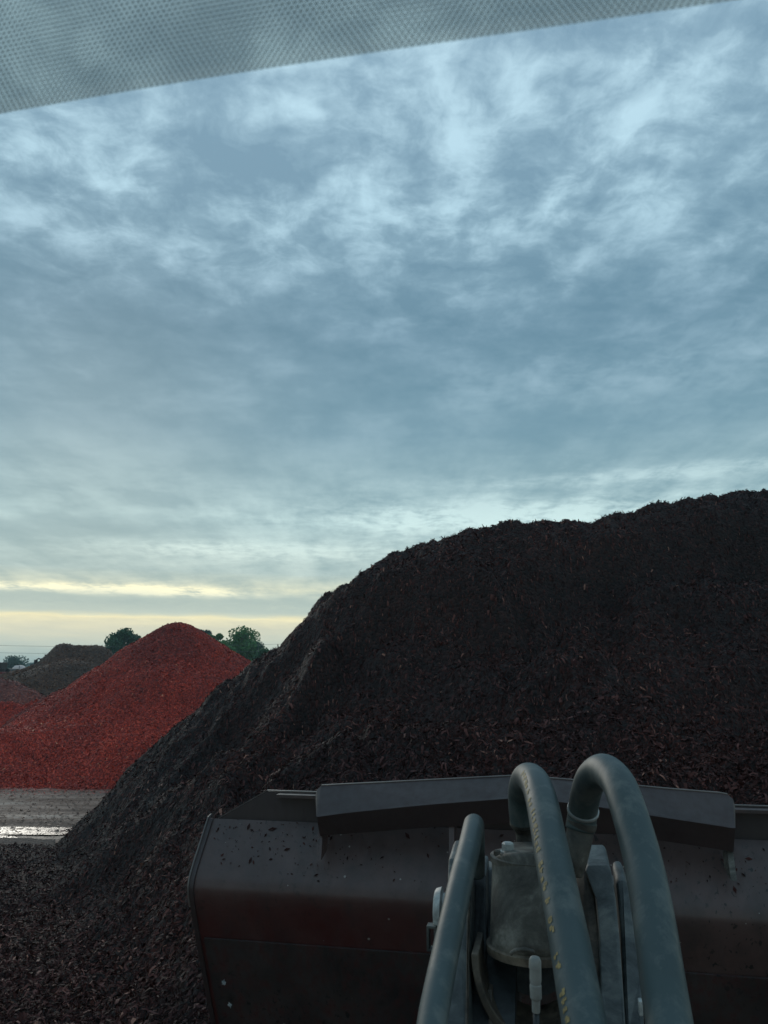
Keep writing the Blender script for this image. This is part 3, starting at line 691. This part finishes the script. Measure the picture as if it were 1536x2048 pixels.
# weld bead and grease line on the barrel
pts = [LL(1046+24*math.cos(t), 1909-10*math.sin(t), 1.826) for t in np.linspace(.3, 3.3, 9)]
b = MB(); b.tube(pts, [.003, .0045, .004, .005, .004, .005, .004, .0045, .003], 8); b.build('weld_bead', M_bright if False else M_cast, TC, True)
b = MB(); g0 = [(1070, 1912, .004), (1070, 1914, .009), (1070, 1920, .012), (1070, 1936, .0125), (1071, 1937, .0115), (1071, 1960, .0118), (1071, 1968, .0105), (1071, 1970, .0118), (1072, 1996, .0115), (1072, 2000, .0085), (1072, 2024, .008), (1072, 2027, .005)]
b.tube([LL(x, y, 1.72) for x, y, r in g0], [r for x, y, r in g0], 16); bevel(b.build('grease_fitting', m_plain('grey_nylon', (.25, .25, .235), .45), TC, True), .0005)
b = MB(); b.tube([LL(1072, 2026, 1.72), LL(1073, 2060, 1.71), LL(1076, 2200, 1.66)], .0065, 12); b.build('grease_line', M_dsteel, TC, True)
# round saddle below the barrel
def saddle():
    c = LL(1062, 1905, 1.90); n = 22; P = []
    for k in range(n+1):
        th = math.pi*(1.0+k/n); P.append((math.cos(th), math.sin(th)))
    b = MB(); r0, r1 = .112, .128; zz = c.z+.005; vs = []; fs = []
    for (ca, sa) in P:
        for r, y in ((r0, -.05), (r1, -.05), (r1, .12), (r0, .12)):
            vs.append((c.x+r*ca, c.y+y+.10*(-sa)*-.4, zz+r*sa*1.25))
    for k in range(n):
        for j in range(4): fs.append((k*4+j, k*4+(j+1) % 4, (k+1)*4+(j+1) % 4, (k+1)*4+j))
    fs += [(0, 1, 2, 3), (n*4+3, n*4+2, n*4+1, n*4)]
    b.add(vs, fs); bevel(b.build('cylinder_saddle', M_rusty, LO, False), .003)
    b = MB(); b.tube([(c.x, c.y+.12, zz-.03), (c.x, c.y+.35, zz-.10)], [.10, .10], 36); shade_auto(b.build('pivot_tube', M_dsteel, LO))
saddle()
V = (0, .10, 0)
slab('link_arm', [(896, 1718, 2.10), (914, 1716, 2.10), (940, 1716, 2.10), (943, 1800, 2.0), (940, 1900, 1.88), (936, 2060, 1.74), (934, 2300, 1.6), (876, 2300, 1.6), (885, 2060, 1.74), (890, 1900, 1.88), (893, 1800, 2.0)], (0, .13, .02), M_steel, LO, .008)
slab('arm_edge_strip', [(933, 1785, 2.005), (939, 1785, 2.005), (938, 1900, 1.870), (935, 2060, 1.728), (930, 2060, 1.728), (933, 1900, 1.870)], (0, .02, 0), M_rusty, LO, .001)
slab('link_arm', [(941, 1748, 2.12), (972, 1748, 2.12), (974, 1900, 1.96), (972, 1940, 1.93), (944, 1940, 1.93)], (0, .12, .02), M_dsteel, LO, .006)
slab('link_arm', [(968, 1740, 2.18), (988, 1738, 2.18), (990, 1930, 1.99), (970, 1930, 1.99)], (0, .10, 0), M_steel, LO, .004)['label'] = 'dark bluish plate close against the cylinder'
slab('link_arm', [(1170, 1742, 2.06), (1176, 1731, 2.07), (1216, 1731, 2.07), (1222, 1740, 2.06), (1232, 1800, 2.0), (1240, 1880, 1.92), (1247, 1980, 1.83), (1252, 2060, 1.76), (1262, 2300, 1.6), (1208, 2300, 1.6), (1203, 2060, 1.76), (1202, 1980, 1.83), (1199, 1880, 1.92), (1192, 1800, 2.0)], (0, .14, .02), M_steel, LO, .020, 5)
slab('link_arm', [(1150, 1752, 2.10), (1172, 1740, 2.09), (1192, 1800, 2.03), (1200, 1880, 1.95), (1204, 1980, 1.86), (1204, 2060, 1.8), (1172, 2060, 1.8), (1160, 1880, 1.96)], (0, .12, .02), M_rusty, LO, .006)
slab('link_arm', [(1233, 1768, 2.1), (1240, 1761, 2.1), (1252, 1762, 2.1), (1262, 1790, 2.07), (1275, 1860, 2.0), (1284, 1960, 1.9), (1290, 2060, 1.8), (1296, 2300, 1.6), (1256, 2300, 1.6), (1252, 2060, 1.8), (1248, 1960, 1.9), (1242, 1860, 2.0)], (0, .12, .02), M_steel, LO, .008)
slab('arm_gap_plate', [(1224, 1770, 2.16), (1242, 1770, 2.16), (1256, 1960, 1.98), (1262, 2300, 1.7), (1240, 2300, 1.7)], (0, .1, 0), M_dsteel, LO, .004)
# pin with bright worn end, left
def pin(px0, px1, y0, y1, D, mat):
    c0 = LL(px0, (y0+y1)/2, D); c1 = LL(px1, (y0+y1)/2, D); r = (LL(px0, y0, D).z-LL(px0, y1, D).z)/2
    dx = abs(c1.x-c0.x); b = MB(); x = c0.x
    b.tube([(x, D, c0.z), (x+.004, D, c0.z), (x+.018, D, c0.z), (x+.022, D, c0.z), (x+.10, D, c0.z)], [r*.82, r*.92, r, r*.72, r*.7], 40)
    return shade_auto(b.build('pivot_pin', mat, LO), 40)
pin(870, 890, 1773, 1862, 2.14, M_bright)
b = MB(); p = LL(857, 1851, 2.1); q = LL(872, 1898, 2.1); w = .006
b.box(((p.x+q.x)/2, 2.1, p.z), (q.x-p.x, .03, w)); b.box(((p.x+q.x)/2, 2.1, q.z), (q.x-p.x, .03, w)); b.box((p.x, 2.1, (p.z+q.z)/2), (w, .03, p.z-q.z+w)); b.box((q.x, 2.1, (p.z+q.z)/2), (w, .03, p.z-q.z+w))
bevel(b.build('hose_guide', M_steel, LO), .001)
slab('bracket_frame', [(944, 1992, 1.9), (968, 1992, 1.9), (968, 2300, 1.7), (944, 2300, 1.7)], (0, .05, 0), M_dsteel, LO, .003)
slab('bracket_frame', [(945, 1984, 1.88), (969, 1984, 1.88), (969, 1988, 1.88), (945, 1988, 1.88)], (0, .06, 0), M_rusty, LO, .001)
slab('bracket_frame', [(976, 1978, 1.86), (984, 1979, 1.86), (987, 2080, 1.8), (978, 2080, 1.8)], (0, .03, 0), M_rusty, LO, .001)
slab('bracket_frame', [(946, 2008, 1.87), (975, 2008, 1.87), (975, 2011, 1.87), (950, 2011, 1.87), (952, 2080, 1.8), (946, 2080, 1.8)], (0, .02, 0), M_rusty, LO, .0008)
slab('bolt_head', [(1277, 2003, 1.76), (1285, 2003, 1.76), (1287, 2033, 1.76), (1279, 2033, 1.76)], (0, .02, 0), M_bright, LO, .002)
for px in (1205, 1118):
    pass
b = MB(); p = LL(1180, 1727, 2.12); b.tube([p+Vector((0, 0, -.02)), p, p+Vector((0, 0, .004))], [.016, .016, .012], 6); b.build('bolt', M_bright, LO)
# lift arms and front frame below the view
b = MB()
for x in (CX-.62, CX+.62):
    b.prism([(x-.06, 4.3, 1.05), (x-.06, 4.5, .80), (x-.06, 3.2, .7), (x-.06, 1.4, 1.25), (x-.06, 1.2, 1.5), (x-.06, 1.5, 1.55), (x-.06, 3.2, 1.05)], (.12, 0, 0))
b.box((CX, 2.0, 1.15), (1.2, .25, .25)); bevel(b.build('lift_arm', M_dsteel, LO), .01)
b = MB(); b.prism([(CX-.05, 1.6, 2.35), (CX-.05, 2.05, 2.6), (CX-.05, 2.2, 2.5), (CX-.05, 2.25, 1.7), (CX-.05, 2.1, 1.1), (CX-.05, 1.8, 1.1), (CX-.05, 1.75, 1.9)], (.1, 0, 0))
b.build('bell_crank', M_dsteel, LO)

# ---- perforated roller blind hanging inside the windscreen
def m_blind():
    g = NT('perforated_blind'); uv = coord(g, 'Object')
    sx = g.t.nodes.new('ShaderNodeSeparateXYZ'); g.l(uv, sx.inputs[0])
    P = .0038
    u = math_(g, 'MULTIPLY', sx.outputs[0], 1/P); v = math_(g, 'MULTIPLY', sx.outputs[2], 1/(P*.866))
    row = math_(g, 'FLOOR', v); par = math_(g, 'MULTIPLY', math_(g, 'PINGPONG', row, 1.0), .5)
    fu = math_(g, 'SUBTRACT', math_(g, 'FRACT', math_(g, 'ADD', u, par)), .5); fv = math_(g, 'SUBTRACT', math_(g, 'FRACT', v), .5)
    d = math_(g, 'SQRT', math_(g, 'ADD', math_(g, 'MULTIPLY', fu, fu), math_(g, 'MULTIPLY', math_(g, 'MULTIPLY', fv, fv), .75)))
    dot = ramp(g, d, [(.18, 1), (.46, 0)])
    col = mix(g, dot, (.60, .63, .60), (.29, .32, .31))
    a = g.n('ShaderNodeBsdfTranslucent'); g.l(col, a.inputs[0]); df = g.n('ShaderNodeBsdfDiffuse'); g.l(col, df.inputs[0])
    mA = g.n('ShaderNodeMixShader'); mA.inputs[0].default_value = .2; g.l(a.outputs[0], mA.inputs[1]); g.l(df.outputs[0], mA.inputs[2])
    tr = g.n('ShaderNodeBsdfTransparent'); tr.inputs[0].default_value = (.93, .97, .97, 1)
    mB = g.n('ShaderNodeMixShader'); g.l(math_(g, 'SUBTRACT', .64, math_(g, 'MULTIPLY', dot, .22)), mB.inputs[0]); g.l(mA.outputs[0], mB.inputs[1]); g.l(tr.outputs[0], mB.inputs[2])
    o = g.n('ShaderNodeOutputMaterial'); g.l(mB.outputs[0], o.inputs[0]); return g.m
M_blind = m_blind()
def blind():
    D0 = .36; z0 = H+.938*D0; b = MB(); nx, nz = 60, 30; th = .0008
    for (dy, dz) in ((0, 0), (.012, .0125)):
        vs = []; fs = []
        for j in range(nz+1):
            for i in range(nx+1):
                x = -.75+1.35*i/nx; z = z0+dz+.36*j/nz; vs.append((x, D0+dy-.08*(j/nz)**2+.0025*math.sin(x*9), z))
        for j in range(nz):
            for i in range(nx):
                a = j*(nx+1)+i; fs.append((a, a+1, a+nx+2, a+nx+1))
        b.add(vs, fs)
    me = bpy.data.meshes.new('sun_blind'); me.from_pydata(b.v, [], b.f); me.update()
    o = link('sun_blind', me, M_blind, LO, True); o['label'] = 'grey perforated roller blind pulled down at the top of the windscreen'
    b = MB(); b.tube([(-.76, D0-.08, z0+.385), (.61, D0-.08, z0+.385)], .022, 20); b.build('blind_roller', M_dsteel, o, True)
blind()

# ------------------------------------------------------------ morning air
def haze():
    b = MB(); b.box((0, 510, 7), (2500, 1640, 16.5)); me = bpy.data.meshes.new('haze'); me.from_pydata(b.v, [], b.f)
    g = NT('haze_air'); p = g.t.nodes.new('ShaderNodeVolumePrincipled'); p.inputs['Density'].default_value = .0006; p.inputs['Color'].default_value = (.72, .86, .92, 1)
    o = g.t.nodes.new('ShaderNodeOutputMaterial'); g.l(p.outputs[0], o.inputs['Volume'])
    return tag(link('haze', me, g.m), 'thin pale morning haze over the yard', 'haze', kind='stuff')
haze()

# ------------------------------------------------------------ camera
cam = bpy.data.cameras.new('camera'); co_ = bpy.data.objects.new('camera', cam); C.objects.link(co_); S.camera = co_
co_.location = (0, 0, H); co_.rotation_euler = (R(90)+PITCH, 0, 0)
cam.sensor_fit = 'HORIZONTAL'; cam.sensor_width = 36; cam.lens = 36*FL/1536; cam.clip_start = .02; cam.clip_end = 9000
cam.dof.use_dof = True; cam.dof.focus_distance = 12; cam.dof.aperture_fstop = 24

# ------------------------------------------------------------ light and sky
SUN_EL, SUN_AZ = R(18), R(-22)           # azimuth from +Y, to the left
sun = bpy.data.lights.new('sun', 'SUN'); sun.energy = .5; sun.angle = R(25); sun.color = (1, .93, .82)
so = bpy.data.objects.new('sun', sun); C.objects.link(so)
dv = Vector((math.sin(SUN_AZ)*math.cos(SUN_EL), math.cos(SUN_AZ)*math.cos(SUN_EL), math.sin(SUN_EL)))
so.rotation_euler = dv.to_track_quat('Z', 'Y').to_euler()
wd = bpy.data.worlds.new('World'); S.world = wd; wd.use_nodes = True
class WG: pass
g = WG(); g.t = wd.node_tree; g.t.nodes.clear()
g.l = lambda a, b: g.t.links.new(a, b)
sky = g.t.nodes.new('ShaderNodeTexSky'); sky.sky_type = 'NISHITA'; sky.sun_disc = False; sky.sun_elevation = SUN_EL; sky.sun_rotation = SUN_AZ; sky.air_density = 1.5; sky.dust_density = 2
dr = coord(g, 'Generated'); dr = vmath(g, 'NORMALIZE', dr)
sx = g.t.nodes.new('ShaderNodeSeparateXYZ'); g.l(dr, sx.inputs[0]); z = math_(g, 'MAXIMUM', sx.outputs[2], 0.0)
den = math_(g, 'ADD', z, .085)
cb = g.t.nodes.new('ShaderNodeCombineXYZ'); g.l(math_(g, 'DIVIDE', sx.outputs[0], den), cb.inputs[0]); g.l(math_(g, 'DIVIDE', sx.outputs[1], den), cb.inputs[1])
pv = cb.outputs[0]
nA = noise(g, vmath(g, 'ADD', pv, (3.1, 1.7, 0)), .55, 4, .5, 0)
wv = vmath(g, 'ADD', pv, vmath(g, 'MULTIPLY', noise(g, pv, 5.0, 3, .5, 0, 1), (.12, .12, 0)))
nB = noise(g, pv, 2.6, 5, .55, .0)
nC = noise(g, wv, 12.0, 7, .62, .0)
vo = g.t.nodes.new('ShaderNodeTexVoronoi'); vo.feature = 'SMOOTH_F1'; vo.inputs['Scale'].default_value = 5.5; vo.inputs['Smoothness'].default_value = .5; vo.inputs['Detail'].default_value = 1; g.l(wv, vo.inputs['Vector'])
nD = vo.outputs['Distance']
rot = g.t.nodes.new('ShaderNodeMapping'); rot.inputs['Rotation'].default_value = (0, 0, R(50)); rot.inputs['Scale'].default_value = (1, .28, 1); g.l(pv, rot.inputs[0])
nE = noise(g, rot.outputs[0], 4.0, 7, .6, 0)
def blob(px, py, s, k=1.):
    x, y, zz = ray(px, py); d = Vector((x, y, zz)).normalized()
    dist = vmath(g, 'DISTANCE', dr, tuple(d), 1)
    return math_(g, 'MULTIPLY', math_(g, 'POWER', 2.718, math_(g, 'MULTIPLY', math_(g, 'MULTIPLY', dist, dist), -1/(s*s))), k)
def blob2(px, py, sx_, sy_, k):              # elongated patch of cloud, in azimuth and height
    x, y, zz = ray(px, py); d = Vector((x, y, zz)).normalized()
    dd = vmath(g, 'MULTIPLY', vmath(g, 'SUBTRACT', dr, tuple(d)), (1/sx_, 1/sx_, 1/sy_))
    l2 = vmath(g, 'DOT_PRODUCT', dd, dd, 1)
    return math_(g, 'MULTIPLY', math_(g, 'POWER', 2.718, math_(g, 'MULTIPLY', l2, -1.0)), k)
def cen(x, k): return math_(g, 'MULTIPLY', math_(g, 'SUBTRACT', x, .5), k)
hi = math_(g, 'ADD', math_(g, 'ADD', cen(nB, 1.6), cen(nC, 1.7)), math_(g, 'ADD', math_(g, 'MULTIPLY', math_(g, 'SUBTRACT', .62, nD), .7), cen(nE, 1.0)))
lo = math_(g, 'ADD', math_(g, 'ADD', cen(nB, 1.1), cen(nC, .35)), cen(nE, 1.0))
kz = ramp(g, z, [(.28, 0), (.48, 1)]); kl = ramp(g, z, [(.0, .45), (.2, .8), (.4, .9)])
m = math_(g, 'ADD', math_(g, 'MULTIPLY', hi, kz), math_(g, 'MULTIPLY', math_(g, 'MULTIPLY', lo, kl), math_(g, 'SUBTRACT', 1.0, kz)))
m = math_(g, 'ADD', math_(g, 'ADD', m, cen(nA, .6)), .42)
bl = None
for q in ((blob2, 100, 330, .22, .12, .14), (blob2, 900, 350, .34, .14, .07), (blob2, 1350, 150, .3, .15, .02), (blob2, 450, 200, .14, .07, -.10), (blob2, 1000, 440, .16, .04, .12), (blob2, 450, 640, .5, .10, -.15), (blob2, 1350, 470, .25, .08, -.08), (blob2, 1250, 735, .20, .03, .14),
          (blob2, 1050, 1035, .24, .022, .62), (blob2, 450, 1098, .16, .010, .35), (blob2, 1350, 945, .22, .009, .40), (blob2, 150, 880, .4, .05, -.06), (blob2, 290, 1180, .085, .0060, .80), (blob2, 20, 1172, .05, .004, .6), (blob2, 420, 1190, .05, .004, .3), (blob2, 150, 1205, .5, .010, -.25), (blob2, 120, 1060, .3, .02, -.12), (blob2, 700, 1110, .3, .016, .15)):
    k = q[0](*q[1:]); bl = k if bl is None else math_(g, 'ADD', bl, k)
m = math_(g, 'ADD', m, math_(g, 'MULTIPLY', bl, math_(g, 'ADD', 1.0, math_(g, 'ADD', cen(nC, 3.0), cen(nE, 3.0)))))
fac = ramp(g, m, [(0, 0), (.3, .2), (.55, .5), (.8, .82), (1, 1)])
zj = math_(g, 'ADD', z, math_(g, 'MULTIPLY', math_(g, 'SUBTRACT', nB, .5), .012))
dark = ramp(g, zj, [(0, (.30, .44, .45)), (.018, (.32, .46, .46)), (.034, (.44, .54, .50)), (.050, (.54, .58, .48)), (.061, (.60, .61, .47)), (.067, (.72, .69, .46)), (.071, (.40, .50, .47)), (.10, (.26, .385, .40)), (.19, (.195, .325, .375)), (.30, (.140, .265, .340)), (.42, (.122, .235, .315)), (.56, (.175, .300, .395)), (.8, (.21, .34, .45))])
lite = ramp(g, zj, [(0, (.34, .47, .46)), (.018, (.38, .50, .47)), (.034, (.54, .61, .52)), (.050, (.66, .67, .52)), (.061, (.74, .73, .53)), (.067, (1.0, .93, .60)), (.073, (.56, .65, .55)), (.095, (.74, .78, .62)), (.105, (1.0, .96, .66)), (.125, (.56, .68, .64)), (.19, (.56, .74, .74)), (.30, (.29, .435, .51)), (.42, (.27, .415, .52)), (.54, (.43, .63, .735)), (.8, (.50, .70, .81))])
col = mix(g, fac, dark, lite)
below = math_(g, 'LESS_THAN', sx.outputs[2], -.002)
sc10 = vmath(g, 'SCALE', col, None); g.t.nodes[-1].inputs['Scale'].default_value = 10.0
ff = mix(g, .985, sky.outputs[0], sc10)
bg = g.t.nodes.new('ShaderNodeBackground'); bg.inputs[1].default_value = .10; g.l(ff, bg.inputs[0])
wo = g.t.nodes.new('ShaderNodeOutputWorld'); g.l(bg.outputs[0], wo.inputs[0])
S.view_settings.view_transform = 'Standard'; S.view_settings.look = 'None'; S.view_settings.exposure = 0.2; S.view_settings.gamma = 1
S.render.engine = 'CYCLES'
